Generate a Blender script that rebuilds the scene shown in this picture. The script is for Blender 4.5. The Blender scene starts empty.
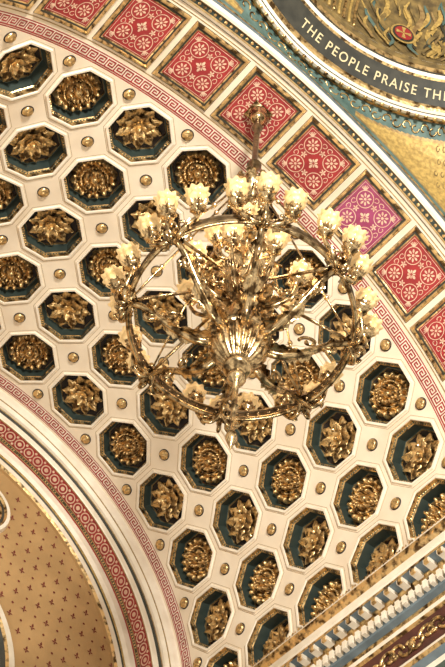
import bpy, math, random
from math import sin,cos,pi,sqrt,atan2
from mathutils import Matrix, Vector
random.seed(4)
S=6.0
DT=0.2440; Y0=1.389; DY=0.2386; YR=1.084
HU=DT/2; HV=DY/2
col=bpy.context.scene.collection

# ------------------------------------------------------------ materials
def new_mat(name,color,rough=.6,metal=0.,c2=None,scale=8.,bump=0.,detail=4.,emis=None,estr=0.,contrast=(.35,.65),trans=0.,spec=.5):
    m=bpy.data.materials.new(name);m.use_nodes=True
    nt=m.node_tree;b=nt.nodes['Principled BSDF']
    b.inputs['Roughness'].default_value=rough
    b.inputs['Metallic'].default_value=metal
    b.inputs['Specular IOR Level'].default_value=spec
    tc=nt.nodes.new('ShaderNodeTexCoord')
    n=nt.nodes.new('ShaderNodeTexNoise');n.inputs['Scale'].default_value=scale;n.inputs['Detail'].default_value=detail
    nt.links.new(tc.outputs['Object'],n.inputs['Vector'])
    r=nt.nodes.new('ShaderNodeValToRGB')
    r.color_ramp.elements[0].position=contrast[0];r.color_ramp.elements[1].position=contrast[1]
    r.color_ramp.elements[0].color=(*(c2 or [c*.88 for c in color]),1)
    r.color_ramp.elements[1].color=(*color,1)
    nt.links.new(n.outputs['Fac'],r.inputs['Fac']);nt.links.new(r.outputs['Color'],b.inputs['Base Color'])
    if bump:
        bp=nt.nodes.new('ShaderNodeBump');bp.inputs['Strength'].default_value=bump;bp.inputs['Distance'].default_value=.02
        nt.links.new(n.outputs['Fac'],bp.inputs['Height']);nt.links.new(bp.outputs['Normal'],b.inputs['Normal'])
    if emis:
        b.inputs['Emission Color'].default_value=(*emis,1);b.inputs['Emission Strength'].default_value=estr
    if trans: b.inputs['Transmission Weight'].default_value=trans
    return m
CREAM=new_mat('cream_plaster',(.82,.72,.58),.6,c2=(.72,.61,.47),scale=1.2)
CREAM2=new_mat('pale_plaster_moulding',(.86,.79,.67),.5,c2=(.76,.67,.54),scale=3)
GOLD=new_mat('gilded_plaster',(.80,.56,.26),.30,.78,c2=(.10,.058,.024),scale=8,bump=.55,contrast=(.38,.55))
GOLDL=new_mat('gilt_line',(.46,.32,.14),.5,.4,c2=(.28,.18,.08),scale=10)
TEAL=new_mat('teal_paint',(.034,.050,.043),.55,c2=(.018,.030,.027),scale=3)
TEALL=new_mat('light_teal_paint',(.072,.100,.086),.55,c2=(.042,.062,.054),scale=3)
TEALB=new_mat('verdigris_paint',(.11,.18,.165),.55,c2=(.06,.11,.10),scale=4)
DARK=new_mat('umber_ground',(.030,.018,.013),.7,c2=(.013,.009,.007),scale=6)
RED=new_mat('crimson_paint',(.36,.026,.030),.6,c2=(.26,.02,.024),scale=3)
VIOL=new_mat('violet_paint',(.35,.055,.15),.6,c2=(.27,.035,.10),scale=3)
PINK=new_mat('cream_stencil',(.76,.57,.42),.6,c2=(.62,.38,.28),scale=5)
TAN=new_mat('ochre_wall_paint',(.48,.30,.13),.75,c2=(.39,.24,.10),scale=1.0)
MOTIF=new_mat('russet_stencil',(.20,.04,.025),.7,scale=6)
YEL=new_mat('gold_mosaic',(.62,.43,.14),.45,.2,c2=(.36,.24,.08),scale=14,bump=.3)
MOS=new_mat('olive_mosaic',(.30,.21,.08),.5,.2,c2=(.11,.08,.04),scale=5,bump=.4)
INK=new_mat('dark_band',(.045,.043,.033),.5,c2=(.025,.025,.02),scale=5)
LETT=new_mat('cream_letter',(.64,.54,.33),.5,scale=5)
BLUE=new_mat('slate_blue_paint',(.15,.20,.235),.55,c2=(.10,.135,.16),scale=3)
MARO=new_mat('maroon_frieze',(.10,.03,.022),.6,c2=(.06,.02,.016),scale=3)
BRASS=new_mat('antique_brass',(.78,.57,.31),.24,.93,c2=(.12,.072,.03),scale=8,bump=.45,contrast=(.39,.55))
BRONZE=new_mat('dark_bronze',(.30,.21,.12),.32,.9,c2=(.10,.065,.035),scale=10,bump=.2)
GLASS=new_mat('ruffled_cream_glass',(.82,.60,.32),.18,c2=(.40,.25,.09),scale=6,emis=(1,.66,.28),estr=.34,contrast=(.38,.6))
BULB=new_mat('lit_bulb',(1,.9,.7),.3,emis=(1,.78,.42),estr=14)

# ------------------------------------------------------------ mesh tools
class MB:
    def __init__(s): s.v=[];s.f=[];s.m=[];s.mats=[]
    def mi(s,m):
        if m not in s.mats: s.mats.append(m)
        return s.mats.index(m)
    def add(s,v,f,m):
        o=len(s.v);s.v+= [tuple(p) for p in v];i=s.mi(m)
        for q in f: s.f.append(tuple(a+o for a in q));s.m.append(i)
    def mesh(s,name,smooth=True):
        me=bpy.data.meshes.new(name)
        me.from_pydata([(a*S,b*S,c*S) for a,b,c in s.v],[],s.f)
        for m in s.mats: me.materials.append(m)
        me.polygons.foreach_set('material_index',s.m)
        me.polygons.foreach_set('use_smooth',[smooth]*len(s.f))
        me.update()
        return me
def mk(name,me,parent=None,loc=(0,0,0),rot=(0,0,0),**kw):
    o=bpy.data.objects.new(name,me);col.objects.link(o)
    o.location=[c*S for c in loc];o.rotation_euler=rot
    if parent is not None:o.parent=parent
    for k,v in kw.items():o[k]=v
    return o
def struct(name,mb,smooth=True,label=None):
    o=mk(name,mb.mesh(name,smooth));o['kind']='structure'
    if label:o['label']=label
    return o
def sharp(me,ang=35):
    try: me.set_sharp_from_angle(angle=math.radians(ang))
    except Exception: pass
def grid(nu,nv,fn,closeu=False):
    v=[fn(i,j) for i in range(nu) for j in range(nv)];f=[]
    for i in range(nu if closeu else nu-1):
        for j in range(nv-1):
            a=i*nv+j;b=((i+1)%nu)*nv+j;f.append((a,b,b+1,a+1))
    return v,f
def lathe(prof,n=24,cz=None,wave=None):
    def fn(i,j):
        r,z=prof[j];a=2*pi*i/n
        if wave: r,z=wave(r,z,a,j)
        return (r*cos(a),r*sin(a),z)
    return grid(n,len(prof),fn,True)
def tube(pts,rad,n=8,closed=False):
    P=[Vector(p) for p in pts];N=len(P);v=[];f=[]
    R=rad if isinstance(rad,(list,tuple)) else [rad]*N
    up=None
    for i in range(N):
        if closed: t=P[(i+1)%N]-P[i-1]
        else: t=P[min(i+1,N-1)]-P[max(i-1,0)]
        t.normalize()
        if up is None:
            up=Vector((0,0,1)) if abs(t.z)<.9 else Vector((1,0,0))
        a=t.cross(up).normalized();b=a.cross(t).normalized();up=b
        for k in range(n):
            w=2*pi*k/n;q=P[i]+(a*cos(w)+b*sin(w))*R[i];v.append(tuple(q))
    for i in range(N if closed else N-1):
        for k in range(n):
            f.append((i*n+k,((i+1)%N)*n+k,((i+1)%N)*n+(k+1)%n,i*n+(k+1)%n))
    if not closed:
        f.append(tuple(range(n)));f.append(tuple((N-1)*n+k for k in range(n))[::-1])
    return v,f
def xf(vf,M):
    v,f=vf;return [tuple(M@Vector(p)) for p in v],f
def box(x0,x1,y0,y1,z0,z1):
    v=[(x,y,z) for x in(x0,x1) for y in(y0,y1) for z in(z0,z1)]
    return v,[(0,1,3,2),(4,6,7,5),(0,4,5,1),(2,3,7,6),(0,2,6,4),(1,5,7,3)]
def bez(p,n=12):
    out=[]
    for s in range(len(p)-1):
        p0=Vector(p[max(s-1,0)]);p1=Vector(p[s]);p2=Vector(p[s+1]);p3=Vector(p[min(s+2,len(p)-1)])
        for i in range(n):
            t=i/n
            out.append(.5*((2*p1)+(p2-p0)*t+(2*p0-5*p1+4*p2-p3)*t*t+(3*p1-p0-3*p2+p3)*t**3))
    out.append(Vector(p[-1]));return [tuple(q) for q in out]
# cylinder-patch local map: u along arc, v along vault axis, h inward
def cm(u,v,h): return ((1-h)*sin(u),v,(1-h)*cos(u)-1)
def cyl(th,y,h): return ((1-h)*sin(th),y,(1-h)*cos(th))
def arcband(mb,prof,t0=-1.62,t1=1.60,n=160):
    """prof: list of (y,h,mat for the strip to next)"""
    for a,b in zip(prof[:-1],prof[1:]):
        v,f=grid(n+1,2,lambda i,j:cyl(t0+(t1-t0)*i/n,*( (a[0],a[1]) if j==0 else (b[0],b[1]))))
        mb.add(v,f,a[2])

# ------------------------------------------------------------ vault shell
def octr(a): # octagon radius (apothem 1), flats facing axes
    w=(a+pi/8)%(pi/4)-pi/8
    return 1/cos(w)
def sqr(a):
    return 1/max(abs(cos(a)),abs(sin(a)))
NA=32
def cellring(mb,uc,vc,s0,s1,h0,h1,mat,mapf,square0=False):
    def fn(i,j):
        a=2*pi*i/NA
        if j==0: r=sqr(a) if square0 else octr(a)*s0;h=h0
        else: r=octr(a)*s1;h=h1
        return mapf(uc+HU*r*cos(a),vc+HV*r*sin(a),h)
    v,f=grid(NA,2,fn,True);mb.add(v,f,mat)
VIS=[(k,j) for k in range(-4,7) for j in range(5)]
mb=MB()
for k in range(-6,7):
    for j in range(5):
        uc=k*DT;vc=Y0+j*DY
        mp=lambda u,v,h:cyl(u,v,h)
        cellring(mb,uc,vc,1,.945,0,0,CREAM,mp,True)
        cellring(mb,uc,vc,.945,.932,0,0,GOLDL,mp)
        cellring(mb,uc,vc,.932,.890,0,0,CREAM,mp)
        cellring(mb,uc,vc,.890,.877,0,.006,CREAM2,mp)
        cellring(mb,uc,vc,.877,.825,.006,.006,CREAM2,mp)
        if (k,j) not in VIS:
            cellring(mb,uc,vc,.825,.001,.006,.006,CREAM,mp)
sh=struct('ceiling',mb,True,'cream plaster barrel vault pierced by octagonal coffers');sharp(sh.data,30)

# coffer recess
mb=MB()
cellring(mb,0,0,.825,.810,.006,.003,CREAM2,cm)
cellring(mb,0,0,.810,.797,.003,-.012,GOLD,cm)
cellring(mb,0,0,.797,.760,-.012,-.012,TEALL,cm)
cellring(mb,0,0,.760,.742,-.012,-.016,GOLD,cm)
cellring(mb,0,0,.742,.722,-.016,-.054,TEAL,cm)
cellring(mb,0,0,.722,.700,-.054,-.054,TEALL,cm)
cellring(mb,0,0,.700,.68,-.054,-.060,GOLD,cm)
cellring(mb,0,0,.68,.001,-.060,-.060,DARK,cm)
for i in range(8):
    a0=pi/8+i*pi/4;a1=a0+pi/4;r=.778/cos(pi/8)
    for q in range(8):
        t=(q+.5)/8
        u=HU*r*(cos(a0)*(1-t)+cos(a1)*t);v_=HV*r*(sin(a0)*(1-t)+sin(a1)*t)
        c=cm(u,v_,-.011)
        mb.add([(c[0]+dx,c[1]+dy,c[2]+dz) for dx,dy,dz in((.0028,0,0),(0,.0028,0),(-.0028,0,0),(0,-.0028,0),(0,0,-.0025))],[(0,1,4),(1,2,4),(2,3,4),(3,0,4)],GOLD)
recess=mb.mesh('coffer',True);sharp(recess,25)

def leaf(L,W,lift,curl,lobes=3,nu=9,nv=7,cup=.25):
    """leaf along +x in local plane, height +z"""
    def fn(i,j):
        t=i/(nu-1);s=(j/(nv-1))*2-1
        w=W*(sin(pi*min(1,t*.86+.12))**.7)*(1+.22*cos(2*pi*lobes*t))
        x=L*t;z=lift*sin(pi*t*.75)+curl*max(0,t-.6)**2*6
        z-=cup*abs(s)**1.5*w
        z+=.10*W*cos(s*pi*3)
        return (x-abs(s)*L*.06,s*w,z)
    return grid(nu,nv,fn)
def flip(vf): # local +z height -> inward (-z)
    v,f=vf;return [(x,y,-z) for x,y,z in v],f
R=.0755
# type A : concentric gadrooned rosette
mb=MB();n=96
prof=[(0,.046),(.10,.046),(.16,.036),(.20,.012),(.24,.012),(.27,.032),(.36,.042),(.44,.030),(.48,.004),(.53,.002),(.56,.026),(.60,.032),(.64,.026),(.67,.002),(.71,.002),(.76,.022),(.86,.030),(.95,.020),(1.0,.002)]
def fn(i,j):
    a=2*pi*i/n;r,h=prof[j]
    if .25<r<.5: h+=.010*cos(12*a);
    if r>.7: h+=.010*cos(16*a);r=r*(1+ (.06*cos(16*a) if r>.9 else 0))
    if .54<r<.66: h+=.006*cos(24*a)
    return (R*r*cos(a),R*r*sin(a),h)
mb.add(*flip(grid(n,len(prof),fn,True)),GOLD)
mb.add(*flip(([(R*1.0*cos(2*pi*i/40),R*1.0*sin(2*pi*i/40),z) for i in range(40) for z in(0,.004)],[(2*i,2*((i+1)%40),2*((i+1)%40)+1,2*i+1) for i in range(40)])),GOLD)
roseA=mb.mesh('rosette_round')
# type B : layered round acanthus
mb=MB()
for i in range(10):
    M=Matrix.Rotation(2*pi*i/10,4,'Z')@Matrix.Translation((.020,0,.005))
    mb.add(*flip(xf(leaf(.060,.0205,.016,.004,4,15,9,.40),M)),GOLD)
for i in range(8):
    M=Matrix.Rotation(2*pi*(i+.5)/8,4,'Z')@Matrix.Translation((.014,0,.016))
    mb.add(*flip(xf(leaf(.041,.0160,.015,.006,3,13,9,.40),M)),GOLD)
for i in range(6):
    M=Matrix.Rotation(2*pi*i/6,4,'Z')@Matrix.Translation((.003,0,.026))
    mb.add(*flip(xf(leaf(.028,.0125,.011,.010,2,9,7),M)),GOLD)
mb.add(*flip(lathe([(0,.045),(.004,.044),(.008,.040),(.010,.034),(.011,.018),(.02,.005),(.055,.001)],20)),GOLD)
roseB=mb.mesh('rosette_leafy')
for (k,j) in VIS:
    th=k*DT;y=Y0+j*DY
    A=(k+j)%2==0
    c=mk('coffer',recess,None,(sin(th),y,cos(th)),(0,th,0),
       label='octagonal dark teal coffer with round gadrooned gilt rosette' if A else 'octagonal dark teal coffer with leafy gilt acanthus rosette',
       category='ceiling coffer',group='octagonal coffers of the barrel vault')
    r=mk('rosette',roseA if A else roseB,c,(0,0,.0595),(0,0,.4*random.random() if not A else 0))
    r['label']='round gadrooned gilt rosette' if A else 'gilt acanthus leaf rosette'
# studs
mb=MB()
def w(r,z,a,j):
    return (r*(1+.10*cos(8*a)) if j in(1,2,3) else r, z)
mb.add(*flip(lathe([(0,.014),(.005,.0135),(.008,.009),(.012,.011),(.0165,.008),(.018,.003)],32,wave=w)),GOLD)
mb.add(*flip(lathe([(.018,.003),(.0205,.003),(.0215,-.001)],32)),DARK)
stud=mb.mesh('ceiling_boss')
for k in range(-4,7):
    for j in range(6):
        th=(k+.5)*DT
        if th>1.56: continue
        y=Y0+(j-.5)*DY
        if j==0:y+=.024
        if j==5:y-=.022
        mk('ceiling_boss',stud,None,(sin(th),y,cos(th)),(0,th,0),label='small round gilt boss between octagonal coffers',category='ceiling boss',group='small gilt bosses of the vault')

# ------------------------------------------------------------ greek key
KEY=["11111110","10000010","10111010","10100010","10111110","10000000","11111111"]
def key_on(mb,y0,y1,h,mat,t0=-1.6,t1=1.58,unit=None):
    nr=7;dy=(y1-y0)/nr;dt=dy;W=8*dt;n=int((t1-t0)/W)
    for u in range(n):
        for r in range(nr):
            c=0
            while c<8:
                if KEY[r][c]=='1':
                    c1=c
                    while c1<8 and KEY[r][c1]=='1':c1+=1
                    a=t0+u*W+c*dt;b=t0+u*W+c1*dt;ya=y0+r*dy;yb=ya+dy
                    mb.add([cyl(a,ya,h),cyl(b,ya,h),cyl(b,yb,h),cyl(a,yb,h)],[(0,1,2,3)],mat);c=c1
                else:c+=1
def beads(mb,y,h,r,mat,step,t0=-1.6,t1=1.58,hh=.5):
    n=int((t1-t0)/step)
    for i in range(n):
        t=t0+i*step
        v=[];f=[]
        for a in range(6): v.append(cyl(t+r*cos(a*pi/3),y+r*sin(a*pi/3),h))
        v.append(cyl(t,y,h+r*hh))
        for a in range(6): f.append((a,(a+1)%6,6))
        mb.add(v,f,mat)
# ------------------------------------------------------------ rib with painted panels
mb=MB()
arcband(mb,[(.895,-.03,BLUE),(.895,.0,CREAM2),(.903,.010,CREAM2),(.912,.010,GOLDL),(.917,.004,TEAL),(.932,.004,GOLDL),(.937,.010,CREAM2),(.946,.006,INK),(.950,.0,CREAM),
 (.962,.0,GOLDL),(.966,.0,CREAM),(1.203,0,GOLDL),(1.207,0,CREAM),(1.219,0,RED),(1.223,0,CREAM2),(1.261,0,RED),(1.265,0,CREAM),(Y0-HV,0,CREAM)])
key_on(mb,1.226,1.258,.0012,RED)
beads(mb,.9245,.004,.006,GOLD,.022)
struct('trim_1',mb,True,'cream arch band with red meander and gilt beading');
# end trims (far arch)
ye=Y0+4.5*DY
mb=MB()
arcband(mb,[(ye,0,CREAM),(ye+.010,0,RED),(ye+.013,0,CREAM2),(ye+.052,0,RED),(ye+.055,0,CREAM),(ye+.064,0,CREAM2),(ye+.068,.020,CREAM2),(ye+.074,.034,GOLDL),(ye+.078,.036,CREAM2),(ye+.088,.048,CREAM2),(ye+.098,.048,GOLDL),(ye+.101,.050,INK),(ye+.106,.060,CREAM2),
 (ye+.108,.078,CREAM2),(ye+.112,.082,GOLDL),(ye+.117,.082,RED),(ye+.172,.082,GOLDL),(ye+.176,.082,INK),(ye+.186,.082,GOLDL),(ye+.190,.082,RED),(ye+.196,.082,CREAM2),(ye+.198,.105,CREAM2),(ye+.208,.118,YEL),(ye+.216,.118,INK),(ye+.221,.122,CREAM2),(ye+.224,.140,GOLD),(ye+.230,.150,TAN),(ye+.245,.150,TAN)])
key_on(mb,ye+.0165,ye+.0485,.0012,RED)
yg=ye+.1445;hg=.0832
n=int(3.2/.050)
for i in range(n):
    t=-1.6+i*.050
    for (r0,r1,m) in((.022,.017,PINK),(.009,.0,PINK)):
        v,f=grid(16,2,lambda a,j:cyl(t+(r0 if j==0 else r1)*cos(2*pi*a/16),yg+(r0 if j==0 else r1)*sin(2*pi*a/16),hg),True);mb.add(v,f,m)
    for s in(-1,1):
        v=[cyl(t+.025+.006*cos(2*pi*a/6),yg+s*.019+.006*sin(2*pi*a/6),hg) for a in range(6)];mb.add(v,[tuple(range(6))],PINK)
beads(mb,ye+.181,.082,.0040,GOLD,.012)
struct('trim_2',mb,True,'cream and crimson banded arch with interlaced circle border')
yw=ye+.242
# end wall
mb=MB()
x0,x1,z0,z1=-1.05,1.05,-3.0,1.0
mb.add([(x0,yw,z0),(x1,yw,z0),(x1,yw,z1),(x0,yw,z1)],[(0,3,2,1)],TAN)
d=.094
for i in range(-11,12):
    for j in range(-1,15):
        cx=i*d+(d/2 if j%2 else 0);cz=j*d*.55+.02
        if cx*cx+cz*cz>.85**2: continue
        if (cx-.09)**2+(cz-.64)**2<.13**2 or cx*cx+(cz+.10)**2<.44**2: continue
        yy=yw-.002;r=.016
        for a in range(4):
            w0=a*pi/2;q=r*(1.2 if a==1 else .8)
            mb.add([(cx,yy,cz),(cx+q*.5*cos(w0-.5),yy,cz+q*.5*sin(w0-.5)),(cx+q*cos(w0),yy,cz+q*sin(w0)),(cx+q*.5*cos(w0+.5),yy,cz+q*.5*sin(w0+.5))],[(0,1,2,3)],MOTIF)
        bx=cx+d/2;r=.005
        mb.add([(bx+r*cos(2*pi*a/6),yy,cz+r*sin(2*pi*a/6)) for a in range(6)],[tuple(range(6))],MOTIF)
def wall_ring(cx,cz,prof,a0=0,a1=2*pi,n=64):
    for p,q in zip(prof[:-1],prof[1:]):
        v,f=grid(n+1,2,lambda i,j:(cx+(p if j==0 else q)[0]*cos(a0+(a1-a0)*i/n),yw-(p if j==0 else q)[1],cz+(p if j==0 else q)[0]*sin(a0+(a1-a0)*i/n)));mb.add(v,f,p[2])
wall_ring(.150,.60,[(.125,0,CREAM2),(.118,.02,CREAM2),(.105,.02,GOLD),(.098,.012,INK),(.088,.012,GOLD),(.080,.004,TEAL),(.001,.004,TEAL)])
wall_ring(0,-.10,[(.450,0,CREAM2),(.445,.03,CREAM2),(.42,.035,GOLD),(.41,.03,INK),(.395,.02,CREAM2),(.38,.01,TEALL),(.001,.01,TEALL)],0,pi)
struct('wall_end',mb,False,'ochre lunette wall with russet stencilled flowers')

# panels
HP=.103
def rect_ring(mb,a0,a1,h0,h1,mat,mapf=cm,n=6):
    pts=[]
    for s in range(4):
        for i in range(n):
            t=-1+2*i/n
            pts.append([(t,-1),(1,t),(-t,1),(-1,-t)][s])
    v,f=grid(len(pts),2,lambda i,j:mapf(pts[i][0]*(a0 if j==0 else a1),pts[i][1]*(a0 if j==0 else a1),h0 if j==0 else h1),True)
    mb.add(v,f,mat)
def annulus(mb,cx,cy,r0,r1,h,mat,n=20):
    v,f=grid(n,2,lambda i,j:cm(cx+(r0 if j==0 else r1)*cos(2*pi*i/n),cy+(r0 if j==0 else r1)*sin(2*pi*i/n),h),True);mb.add(v,f,mat)
def petals(mb,cx,cy,r0,r1,w,n,h,mat,ph=0):
    for i in range(n):
        a=ph+2*pi*i/n
        pts=[(r0,0),(r0*.5+r1*.5,-w),(r1*.88,-w*.7),(r1,0),(r1*.88,w*.7),(r0*.5+r1*.5,w)]
        mb.add([cm(cx+x*cos(a)-y*sin(a),cy+x*sin(a)+y*cos(a),h) for x,y in pts],[tuple(range(6))],mat)
def ribbon(mb,pts,w,h,mat):
    v=[];N=len(pts)
    for i in range(N):
        x0,y0=pts[max(i-1,0)];x1,y1=pts[min(i+1,N-1)];dx,dy=x1-x0,y1-y0;l=math.hypot(dx,dy) or 1
        for s in(-1,1): v.append(cm(pts[i][0]-dy/l*w*s,pts[i][1]+dx/l*w*s,h))
    mb.add(v,[(2*i,2*i+2,2*i+3,2*i+1) for i in range(N-1)],mat)
def panel_meshes(field,tag):
    fr=MB()
    rect_ring(fr,HP*1.10,HP*1.07,-.001,.001,INK)
    rect_ring(fr,HP*1.07,HP*1.03,.001,.008,GOLD);rect_ring(fr,HP*1.03,HP*.98,.008,.008,GOLD)
    rect_ring(fr,HP*.98,HP*.95,.008,.003,GOLD);rect_ring(fr,HP*.95,HP*.89,.003,.003,INK);rect_ring(fr,HP*.89,HP*.85,.003,.001,GOLD)
    fd=MB();rect_ring(fd,HP*.87,HP*.001,.001,.001,field)
    h=.0025
    rect_ring(fd,HP*.81,HP*.795,h,h,PINK)
    q=HP*.41
    for sx in(-1,1):
        for sy in(-1,1):
            cx,cy=sx*q,sy*q
            annulus(fd,cx,cy,HP*.29,HP*.265,h,PINK)
            petals(fd,cx,cy,HP*.06,HP*.21,HP*.035,8,h,PINK)
            annulus(fd,cx,cy,HP*.045,.0003,h,PINK,8)
            for a in(-.7,-.35,0,.35,.7):
                w=atan2(sy,sx)+a
                pts=[(cx+sx*q*.45+HP*.02*cos(w),cy+sy*q*.45+HP*.02*sin(w)),(cx+sx*q*.45+HP*.17*cos(w),cy+sy*q*.45+HP*.17*sin(w))]
                ribbon(fd,pts,HP*.014,h,PINK)
    petals(fd,0,0,HP*.03,HP*.20,HP*.045,4,h,PINK,0);petals(fd,0,0,HP*.03,HP*.14,HP*.025,4,h,PINK,pi/4)
    for a in range(4):
        w=a*pi/2
        for s in(-1,1):
            pts=[]
            for i in range(22):
                t=i/21;ang=t*5.2;r=HP*.15*(1-t*.75)
                x=HP*.66+r*cos(ang+pi)*.6;y=s*(HP*.02+ HP*.12+ r*sin(ang+pi)*.9)
                pts.append((x*cos(w)-y*sin(w),x*sin(w)+y*cos(w)))
            ribbon(fd,pts,HP*.011,h,PINK)
        petals(fd,HP*.42*cos(w),HP*.42*sin(w),.0,HP*.11,HP*.025,5,h,PINK,w)
    f1=fr.mesh('panel_frame');sharp(f1,25)
    return f1,fd.mesh('painted_field_'+tag,False)
pr=panel_meshes(RED,'red');pv=panel_meshes(VIOL,'violet')
for k in range(-4,7):
    th=k*DT
    P=pv if k==2 else pr
    o=mk('painted_panel',P[1],None,(sin(th),YR,cos(th)),(0,th,0),
      label='violet painted square panel with pale arabesque stencil' if k==2 else 'crimson painted square panel with cream arabesque stencil',
      category='ceiling panel',group='painted square panels of the arch rib')
    mk('panel_frame',P[0],o,label='gilt moulded square frame')

# ------------------------------------------------------------ pendentive + dome
ZR=1.11;RR=.880
mb=MB();nT=120;nS=18
def pend(th,s):
    A=Vector((1.03*sin(th),.895,1.03*cos(th)))
    ph=atan2(A.x,.895);B=Vector((RR*sin(ph),RR*cos(ph),ZR))
    p=A.lerp(B,s);bul=.10*(A-B).length*sin(pi*s)
    out=Vector((p.x,p.y,0)).normalized()
    return p+out*bul+Vector((0,0,bul)), (A-B).length
for i in range(nT):
    t0=-1.45+2.9*i/nT;t1=-1.45+2.9*(i+1)/nT
    tm=(t0+t1)/2;L=pend(tm,.5)[1]
    cuts=[0,.012,.03,.040,L-.075,L-.065,L-.012,L]
    mats=[GOLD,TEALB,GOLDL,YEL,GOLDL,TEALB,GOLD]
    cuts=[min(max(c,0),L) for c in cuts]
    if L<.12: cuts=[0,.012,L-.012,L];mats=[GOLD,TEALB,GOLD]
    for c0,c1,m in zip(cuts[:-1],cuts[1:],mats):
        if c1-c0<1e-5: continue
        ns=4
        for q in range(ns):
            s0=(c0+(c1-c0)*q/ns)/L;s1=(c0+(c1-c0)*(q+1)/ns)/L
            mb.add([pend(t0,s0)[0],pend(t1,s0)[0],pend(t1,s1)[0],pend(t0,s1)[0]],[(0,1,2,3)],m)
def pend_pt(ph_t,dist):
    p,L=pend(ph_t,0);return pend(ph_t,max(0,1-dist/L))[0]-Vector((0,0,.003))
for i in range(60):
    t0=-1.3+i*.0437
    pts=[]
    for a in range(18):
        w=a/17*5.0*(1 if i%2 else -1);r=.022*(1-a/17*.7)
        pts.append(tuple(pend_pt(t0+r*cos(w)/1.0,.038+r*sin(w)*.9)))
    mb.add(*tube(pts,.0028,4),GOLD)
for i in range(26):
    t0=.62+i*.035
    L=pend(t0,.5)[1]
    if L<.2: continue
    for q in range(int((L-.14)/.045)):
        dd=.09+q*.045
        c=[tuple(pend_pt(t0+(.012 if q%2 else 0)+.010*(1-a/11*.6)*cos(a/11*5),dd+.014*(1-a/11*.6)*sin(a/11*5))) for a in range(12)]
        mb.add(*tube(c,.0016,3),MOS)
struct('ceiling_pendentive',mb,True,'gold mosaic and teal pendentive below dome ring')
# ring
def ringprof(mb,prof,n=160):
    for a,b in zip(prof[:-1],prof[1:]):
        v,f=grid(n,2,lambda i,j:((a if j==0 else b)[0]*sin(2*pi*i/n),(a if j==0 else b)[0]*cos(2*pi*i/n),(a if j==0 else b)[1]),True);mb.add(v,f,a[2])
mb=MB()
RT0,ZT0,RT1,ZT1=.832,1.100,.770,1.166
ringprof(mb,[(.884,1.12,GOLD),(.882,1.095,GOLD),(.874,1.086,CREAM2),(.864,1.080,CREAM2),(.858,1.085,INK),(.854,1.083,CREAM2),(.845,1.086,GOLD),(.838,1.092,GOLD),(RT0,ZT0,INK),(RT1,ZT1,GOLD),(.762,1.170,CREAM2),(.752,1.176,INK),(.748,1.182,GOLD),(.738,1.195,MOS),(.73,1.225,MOS)])
for i in range(180):
    a=2*pi*i/180
    mb.add(*xf(box(-.006,.006,-.006,.006,-.004,.004),Matrix.Translation((.869*sin(a),.869*cos(a),1.081))@Matrix.Rotation(-a,4,'Z')),GOLD)
# text
cu=bpy.data.curves.new('t','FONT');cu.body='THE PEOPLE PRAISE THEE';cu.size=1;cu.offset=.008
cu.space_character=1.25
to=bpy.data.objects.new('t',cu);col.objects.link(to)
dg=bpy.context.evaluated_depsgraph_get();tm=bpy.data.meshes.new_from_object(to.evaluated_get(dg))
xs=[v.co.x for v in tm.vertices];wx=max(xs)
PH0,PH1=-.09,.635
vv=[]
for v in tm.vertices:
    ph=PH0+(PH1-PH0)*v.co.x/wx
    s=.26+ (v.co.y/.73)*.40
    r=RT0+(RT1-RT0)*s;z=ZT0+(ZT1-ZT0)*s
    vv.append(((r-.0015)*sin(ph),(r-.0015)*cos(ph),z-.0015))
mb.add(vv,[tuple(p.vertices) for p in tm.polygons],LETT)
bpy.data.objects.remove(to)
struct('trim_3',mb,True,'gilt and cream dome ring with dark inscription band')
# dome
mb=MB()
RD=.73
def dome(ph,ps,off=0): r=(RD-off)*cos(ps);return (r*sin(ph),r*cos(ph),1.225+(RD-off)*sin(ps)*.95)
v,f=grid(97,13,lambda i,j:dome(2*pi*i/96,pi/2*j/12));mb.add(v,f,MOS)
for i in range(9):
    ph=-.12+i*.030
    mb.add(*tube([dome(ph,.03+.5*t/8,.004) for t in range(9)],.0055,6),YEL if i%2 else GOLD)
def rib(pts,w,off,mat):   # painted fold ribbon on the dome
    v=[];N=len(pts)
    for i in range(N):
        a0,b0=pts[max(i-1,0)];a1,b1=pts[min(i+1,N-1)];dx,dy=a1-a0,b1-b0;l=math.hypot(dx,dy) or 1
        ww=w*(.35+.65*sin(pi*(i+.5)/N))
        for s in(-1,1): v.append(dome(pts[i][0]-dy/l*ww*s,pts[i][1]+dx/l*ww*s,off))
    mb.add(v,[(2*i,2*i+2,2*i+3,2*i+1) for i in range(N-1)],mat)
random.seed(11)
for i in range(90):
    a=.18+.55*random.random();b=.0+.40*random.random()
    sw_=(a-.45)*.6
    pts=[(a+sw_*t*.3+.02*sin(t*4+i),b+.16*t) for t in [q/8 for q in range(9)]]
    rib(pts,.006+.008*random.random(),.003+.0001*i,[MOS,YEL,INK,GOLDL,TEALB,YEL,MOS,YEL][i%8])
def patch(pts,off,mat):
    mb.add([dome(a,b,off) for a,b in pts],[tuple(range(len(pts)))],mat)
for r,m,o in((.066,YEL,.014),(.056,INK,.016),(.046,RED,.018)):
    patch([(.375+r*cos(2*pi*a/24),.200+r*1.4*sin(2*pi*a/24)) for a in range(24)],o,m)
for i in range(4):
    w0=i*pi/2
    patch([(.375+r*cos(w0+q),.200+1.4*r*sin(w0+q)) for r,q in((.004,-.8),(.04,-.28),(.04,.28),(.004,.8))],.020,YEL)
struct('ceiling_dome',mb,True,'olive and gold mosaic dome with robed drapery')

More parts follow.
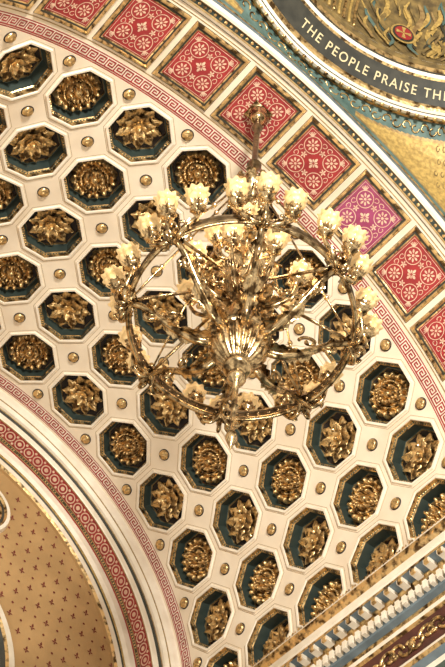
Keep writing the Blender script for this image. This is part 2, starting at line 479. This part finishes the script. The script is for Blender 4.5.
# ------------------------------------------------------------ side cornice (+x)
def straight(mb,prof,y0=.90,y1=yw,n=1):
    for a,b in zip(prof[:-1],prof[1:]):
        mb.add([(a[0],y0,a[1]),(a[0],y1,a[1]),(b[0],y1,b[1]),(b[0],y0,b[1])],[(0,1,2,3)],a[2])
mb=MB()
straight(mb,[(1.02,.0,CREAM2),(.90,-.10,CREAM2),(.895,-.115,GOLD),(.90,-.130,GOLD),(.91,-.140,CREAM2),(.91,-.165,CREAM2),(.915,-.170,GOLD),(.918,-.175,BLUE),(.955,-.175,GOLD),(.955,-.18,GOLD),(.965,-.195,CREAM2),(.967,-.20,BLUE),(.967,-.245,BLUE),(.985,-.25,GOLD),(.988,-.262,CREAM2),(.99,-.275,GOLD),(1.0,-.28,MARO),(1.0,-.385,GOLD),(.99,-.39,CREAM2),(.985,-.405,GOLD),(.992,-.415,BLUE),(.992,-.45,CREAM2),(1.0,-.46,TEAL)])
y=.92
while y<yw-.02:
    mb.add(*box(.92,.953,y,y+.022,-.19,-.172),CREAM2)   # modillion
    mb.add(*box(.918,.925,y+.004,y+.018,-.193,-.176),GOLD)
    mb.add(*xf(leaf(.030,.010,.006,.004,1,6,5),Matrix.Translation((.898,y+.011,-.100))@Matrix.Rotation(pi/2+.25,4,'Y')),GOLD)
    mb.add(*xf(leaf(.030,.010,.006,.004,1,6,5),Matrix.Translation((.898,y+.036,-.100))@Matrix.Rotation(pi/2+.25,4,'Y')),GOLD)
    y+=.05
y=.92
while y<yw-.01:
    mb.add(*box(.95,.969,y,y+.014,-.235,-.205),CREAM2);y+=.026   # dentils
struct('trim_4',mb,False,'cream gilt and slate blue cornice with dentils')
mb=MB()
y=.95;i=0
while y<yw-.03:   # gilt scroll frieze
    for s in(1,-1):
        pts=[]
        for a in range(20):
            w=a/19*5.5;r=.032*(1-a/19*.75)
            pts.append((.997,y+s*(.012)+s*r*cos(w),-.333+ (1 if i%2 else -1)*r*sin(w)))
        mb.add(*tube(pts,.0055,5),GOLD)
    mb.add(*xf(lathe([(0,.008),(.008,.006),(.012,0)],10),Matrix.Translation((.998,y,-.333))@Matrix.Rotation(-pi/2,4,'Y')),GOLD)
    y+=.072;i+=1
struct('trim_5',mb,True,'gilt scroll frieze on maroon ground')
mb=MB();mb.add(*box(1.0,1.06,.90,yw+.05,-3,-.45),TEALL)
struct('wall_side',mb,False,'painted side wall below the cornice')

# ------------------------------------------------------------ chandelier
ZC=.990
ch=mk('chandelier',None,None,(0,YR,ZC),label='large brass chandelier with hoop and ruffled glass lamps, hung from ceiling',category='chandelier')
def part(name,mb_or_me,parent=ch,loc=(0,0,0),rot=(0,0,0),**kw):
    me=mb_or_me.mesh(name) if isinstance(mb_or_me,MB) else mb_or_me
    return mk(name,me,parent,loc,rot,**kw)
zz=lambda z:z-ZC
mb=MB()   # canopy: square gilt plate with rosette
mb.add(*box(-.035,.035,-.030,.030,-.010,.006),BRASS)
mb.add(*lathe([(.030,-.010),(.030,-.018),(.022,-.028),(.026,-.04),(.020,-.055),(.010,-.062),(0,-.062)],20),BRASS)
part('canopy',mb)
mb=MB()   # stem
zs=[-.03,-.10,-.12,-.13,-.14,-.16,-.40,-.42,-.435,-.45,-.47,-.56]
rs=[.009,.009,.014,.017,.014,.009,.009,.016,.022,.016,.010,.010]
mb.add(*lathe([(r,z) for r,z in zip(rs,zs)],16),BRONZE)
part('stem',mb)
mb=MB()   # crown cap
def wv(r,z,a,j): return (r*(1+.12*cos(8*a)) if j in (4,5) else r,z)
mb.add(*lathe([(.008,zz(.45)),(.022,zz(.44)),(.026,zz(.425)),(.018,zz(.40)),(.050,zz(.385)),(.056,zz(.37)),(.040,zz(.35)),(.022,zz(.34)),(.014,zz(.30)),(0,zz(.29))],32,wave=wv),BRASS)
for i in range(8):
    M=Matrix.Rotation(2*pi*i/8,4,'Z')@Matrix.Translation((.035,0,zz(.38)))@Matrix.Rotation(-.9,4,'Y')
    mb.add(*xf(leaf(.055,.016,.01,.02),M),BRASS)
part('crown_cap',mb)
mb=MB()  # central baluster column
P=[(.012,.34),(.012,.25),(.020,.24),(.026,.22),(.018,.20),(.013,.18),(.013,.08),(.024,.07),(.034,.045),(.040,.02),(.034,-.01),(.020,-.03),(.015,-.05),(.015,-.12),(.028,-.13),(.032,-.15),(.022,-.17),(.018,-.20),(.026,-.26),(.040,-.32),(.046,-.36),(.036,-.41),(.026,-.43)]
mb.add(*lathe([(r,zz(z)) for r,z in P],24,wave=lambda r,z,a,j:(r*(1+.05*cos(12*a)),z)),BRASS)
for zc,s,nn in((.20,.9,8),(.05,1.2,8),(-.14,1.1,8),(-.30,1.5,8)):
    for i in range(nn):
        M=Matrix.Rotation(2*pi*(i+.5)/nn,4,'Z')@Matrix.Translation((.022*s,0,zz(zc)))@Matrix.Rotation(-.7,4,'Y')
        mb.add(*xf(leaf(.055*s,.014*s,.01,.02),M),BRASS)
for i in range(8):
    M=Matrix.Rotation(2*pi*(i+.5)/8,4,'Z')
    for (cx,cz,r,s,ph) in((.040,.22,.022,1,0),(.045,.10,.028,1,0),(.055,-.05,.032,-1,1.2),(.070,-.19,.032,1,.5)):
        mb.add(*xf(tube([(cx+r*(1-t/19*.75)*cos(ph+s*t/19*6),0,zz(cz)+r*1.5*(1-t/19*.75)*sin(ph+s*t/19*6)) for t in range(20)],.0042,6),M),BRASS)
part('column',mb)
mb=MB()  # hub urn
P=[(.026,-.425),(.050,-.432),(.058,-.44),(.056,-.452),(.064,-.46),(.062,-.478),(.054,-.50),(.044,-.52),(.032,-.535),(.024,-.545),(.028,-.552),(.032,-.56),(.028,-.568),(.018,-.575),(.012,-.58)]
mb.add(*lathe([(r,zz(z)) for r,z in P],144,wave=lambda r,z,a,j:(r*(1+(.07*cos(24*a) if 3<j<9 else 0)),z)),BRASS)
mb.add(*lathe([(.060,zz(-.438)),(.070,zz(-.443)),(.073,zz(-.449)),(.068,zz(-.455)),(.056,zz(-.456))],48),BRASS)
part('hub',mb,label='gadrooned brass urn-shaped hub')
mb=MB()  # finial
P=[(.012,-.575),(.018,-.585),(.021,-.60),(.016,-.612),(.007,-.62),(.0055,-.70),(.010,-.705),(.0055,-.712),(.005,-.79),(.010,-.80),(.013,-.812),(.009,-.825),(.004,-.84),(0,-.855)]
mb.add(*lathe([(r,zz(z)) for r,z in P],16),BRASS)
part('finial',mb)
RG=.255;ZG=-.36
mb=MB()  # hoop: flat band with two rolled edges
mb.add(*lathe([(RG-.003,zz(ZG-.012)),(RG+.003,zz(ZG-.012)),(RG+.003,zz(ZG+.012)),(RG-.003,zz(ZG+.012)),(RG-.003,zz(ZG-.012))],96),BRONZE)
for dz in(-.013,.013):
    mb.add(*tube([(RG*cos(2*pi*i/96),RG*sin(2*pi*i/96),zz(ZG+dz)) for i in range(96)],.0056,8,True),BRONZE if dz>0 else BRASS)
for i in range(64):
    a=2*pi*i/64
    mb.add(*xf(lathe([(0,.004),(.003,.003),(.004,0)],6),Matrix.Translation(((RG-.003)*cos(a),(RG-.003)*sin(a),zz(ZG)))@Matrix.Rotation(a,4,'Z')@Matrix.Rotation(-pi/2,4,'Y')),BRASS)
part('hoop',mb,label='brass ring hoop with rolled edges')
# arm
mb=MB()
main=bez([(.045,0,zz(-.46)),(.09,0,zz(-.475)),(.15,0,zz(-.44)),(.21,0,zz(-.385)),(.250,0,zz(-.368)),(.272,0,zz(-.378)),(.286,0,zz(-.352)),(.286,0,zz(-.325))],8)
mb.add(*tube(main,[.0105-.0055*i/len(main) for i in range(len(main))],8),BRASS)
mb.add(*tube([(.03,0,zz(-.20)),(RG-.004,0,zz(ZG+.006))],.0042,7),BRASS)
for (cx,cz,r,s,ph) in((.115,-.445,.026,1,3.6),(.155,-.395,.022,-1,3.),(.20,-.41,.018,-1,1.0),(.270,-.392,.015,-1,1.5),(.262,-.325,.016,1,-1.)):
    pts=[];
    for a in range(22):
        w=ph+s*a/21*6.5;q=r*(1-a/21*.8);pts.append((cx+q*cos(w),0,zz(cz)+q*sin(w)))
    mb.add(*tube(pts,.0046,6),BRASS)
for (x,z,a,L) in((.06,-.455,.1,.06),(.10,-.47,-.1,.05),(.13,-.46,-.3,.05),(.19,-.405,-.6,.05),(.235,-.365,-.6,.04),(.26,-.375,-.2,.032)):
    mb.add(*xf(leaf(L,.018,.010,.02),Matrix.Translation((x,0,zz(z)))@Matrix.Rotation(a,4,'Y')),BRASS)
for s in(-1,1):
    b=bez([(.245,0,zz(-.368)),(.262,s*.018,zz(-.388)),(.268,s*.042,zz(-.378)),(.262,s*.060,zz(-.348)),(.261,s*.062,zz(-.325))],7)
    mb.add(*tube(b,.0054,7),BRASS)
    c=[]
    for a in range(16):
        w=s*a/15*5.5;q=.015*(1-a/15*.75);c.append((.268+q*cos(w),s*.032+q*sin(w),zz(-.374)))
    mb.add(*tube(c,.0036,5),BRASS)
    mb.add(*xf(leaf(.040,.013,.006,.018),Matrix.Translation((.248,s*.02,zz(-.378)))@Matrix.Rotation(s*.9,4,'Z')),BRASS)
arm_me=mb.mesh('arm')
# lamp (brass cup) and shade
LS=.82
mb=MB()
mb.add(*lathe([(r*LS,z*LS) for r,z in [(0,-.016),(.006,-.014),(.005,-.006),(.012,-.002),(.021,.004),(.023,.010),(.014,.014),(.010,.017),(.012,.020),(.020,.028),(.022,.036),(.018,.040),(0,.040)]],24,wave=lambda r,z,a,j:(r*(1+(.10*cos(8*a) if j in(4,5,9,10) else 0)),z)),BRASS)
for i in range(6):
    mb.add(*xf(leaf(.028,.011,.004,.010,1,6,5),Matrix.Rotation(2*pi*i/6,4,'Z')@Matrix.Translation((.012,0,.016))@Matrix.Rotation(-1.0,4,'Y')),BRASS)
cup_me=mb.mesh('lamp')
mb=MB()
PS=[(r*LS,z*LS) for r,z in [(.014,.026),(.021,.030),(.027,.038),(.030,.047),(.028,.056),(.0265,.061),(.030,.067),(.034,.072)]]
def sw(r,z,a,j):
    am=[0,.02,.04,.05,.05,.06,.08,.10][j] if j<8 else 0
    return (r*(1+am*cos(9*a)),z+(am*.02*cos(9*a)))
mb.add(*lathe(PS,54,wave=sw),GLASS)
PI=[(r-.0012,z+.0005) for r,z in PS][::-1]
mb.add(*lathe(PI,54,wave=lambda r,z,a,j:sw(r,z,a,7-j)),GLASS)
shade_me=mb.mesh('lamp_shade')
mb=MB();mb.add(*lathe([(0,.034),(.006,.036),(.010,.044),(.010,.056),(.006,.066),(0,.070)],12),BULB);bulb_me=mb.mesh('bulb')
def lamp(a,r,z,tilt=.15,sc=1):
    l=part('lamp',cup_me,ch,(r*cos(a),r*sin(a),zz(z)),(0,tilt,a))
    l.scale=(sc,sc,sc)
    l['label']='brass lamp cup with ruffled glass shade'
    part('lamp_shade',shade_me,l,label='ruffled cream glass shade');part('bulb',bulb_me,l)
NARM=8;A0=.25
for i in range(NARM):
    a=A0+2*pi*i/NARM
    part('arm',arm_me,ch,(0,0,0),(0,0,a))
    lamp(a,.286,-.315,.32)
    for s in(-1,1):
        lamp(a+s*atan2(.062,.261),sqrt(.261**2+.062**2),-.315,.32)
# inner arms
mb=MB()
b=bez([(.02,0,zz(-.27)),(.06,0,zz(-.31)),(.105,0,zz(-.29)),(.125,0,zz(-.25)),(.125,0,zz(-.225))],8)
mb.add(*tube(b,.0052,8),BRASS)
for (cx,cz,r,s,ph) in((.07,-.275,.020,1,3.6),(.04,-.235,.018,-1,2.),(.10,-.25,.018,1,2.)):
    mb.add(*tube([(cx+r*(1-t/21*.8)*cos(ph+s*t/21*6.3),0,zz(cz)+r*(1-t/21*.8)*sin(ph+s*t/21*6.3)) for t in range(22)],.0040,6),BRASS)
mb.add(*xf(leaf(.05,.015,.008,.02),Matrix.Translation((.05,0,zz(-.30)))),BRASS)
ia=mb.mesh('inner_arm')
mb=MB()
b=bez([(.015,0,zz(-.06)),(.035,0,zz(-.085)),(.062,0,zz(-.07)),(.070,0,zz(-.04)),(.070,0,zz(-.02))],7)
mb.add(*tube(b,.0046,7),BRASS)
ua=mb.mesh('upper_arm')
for i in range(8):
    a=A0+2*pi*(i+.5)/8
    part('inner_arm',ia,ch,(0,0,0),(0,0,a))
    lamp(a,.125,-.215,.25)
for i in range(5):
    a=A0+2*pi*i/5
    part('upper_arm',ua,ch,(0,0,0),(0,0,a))
    lamp(a,.070,-.012,.3)
# stay rods from crown cap to hoop
mb=MB()
mb.add(*tube([(.035,0,zz(.37)),(RG,0,zz(ZG+.01))],.0028,6),BRASS)
for t in(.25,.5,.75):
    p=Vector((.035,0,zz(.37))).lerp(Vector((RG,0,zz(ZG+.01))),t)
    mb.add(*xf(lathe([(0,-.008),(.006,-.004),(.007,0),(.006,.004),(0,.008)],8),Matrix.Translation(p)),BRASS)
sr=mb.mesh('stay_rod')
for i in range(8):
    part('stay_rod',sr,ch,(0,0,0),(0,0,A0+2*pi*i/8))

# ------------------------------------------------------------ lights
w=bpy.data.worlds.new('World');bpy.context.scene.world=w;w.use_nodes=True
nt=w.node_tree;bg=nt.nodes['Background']
tc=nt.nodes.new('ShaderNodeTexCoord');no=nt.nodes.new('ShaderNodeTexNoise');no.inputs['Scale'].default_value=2.6;no.inputs['Detail'].default_value=1
rp=nt.nodes.new('ShaderNodeValToRGB');rp.color_ramp.elements[0].position=.42;rp.color_ramp.elements[1].position=.60
rp.color_ramp.elements[0].color=(.13,.105,.08,1);rp.color_ramp.elements[1].color=(2.0,1.76,1.42,1)
nt.links.new(tc.outputs['Generated'],no.inputs['Vector']);nt.links.new(no.outputs['Fac'],rp.inputs['Fac']);nt.links.new(rp.outputs['Color'],bg.inputs['Color'])
bg.inputs['Strength'].default_value=.50
def area(name,loc,target,size,power,color):
    l=bpy.data.lights.new(name,'AREA');l.size=size*S;l.energy=power;l.color=color
    o=bpy.data.objects.new(name,l);col.objects.link(o);o.location=[c*S for c in loc]
    d=Vector(target)-Vector(loc);o.rotation_euler=d.to_track_quat('-Z','Y').to_euler()
area('grazing_key',(-1.0,-1.0,-.5),(.1,1.7,.9),.35,4600,(1,.95,.84))  # added key lamp raking the vault for relief, no actual window
area('floor_bounce',(-.6,1.0,-3.4),(0,1.6,1),.6,1500,(1,.92,.80))
l=bpy.data.lights.new('chandelier_glow','POINT');l.energy=170;l.color=(1,.74,.42);l.shadow_soft_size=.6
o=bpy.data.objects.new('chandelier_glow',l);col.objects.link(o);o.location=(0,YR*S,-.1*S)

# ------------------------------------------------------------ camera
M=[[0.7530031708085231,-0.5877841997617207,0.2957971589836259],[-0.6557623813310267,-0.6331478624761807,0.4112170758527726],[0.054423560921467246,0.5036204113738014,0.8622091145797001]]
cam=bpy.data.cameras.new('Camera');co=bpy.data.objects.new('Camera',cam);col.objects.link(co)
mt=Matrix.Identity(4)
for i in range(3):
    mt[i][0]=M[i][0];mt[i][1]=M[i][1];mt[i][2]=-M[i][2]
mt[0][3]=-0.8275369*S;mt[1][3]=0;mt[2][3]=-2.7405283*S
co.matrix_world=mt
cam.sensor_fit='VERTICAL';cam.sensor_height=24;cam.lens=1217.09/667*24;cam.clip_end=500
bpy.context.scene.camera=co
bpy.context.scene.view_settings.view_transform='Standard'
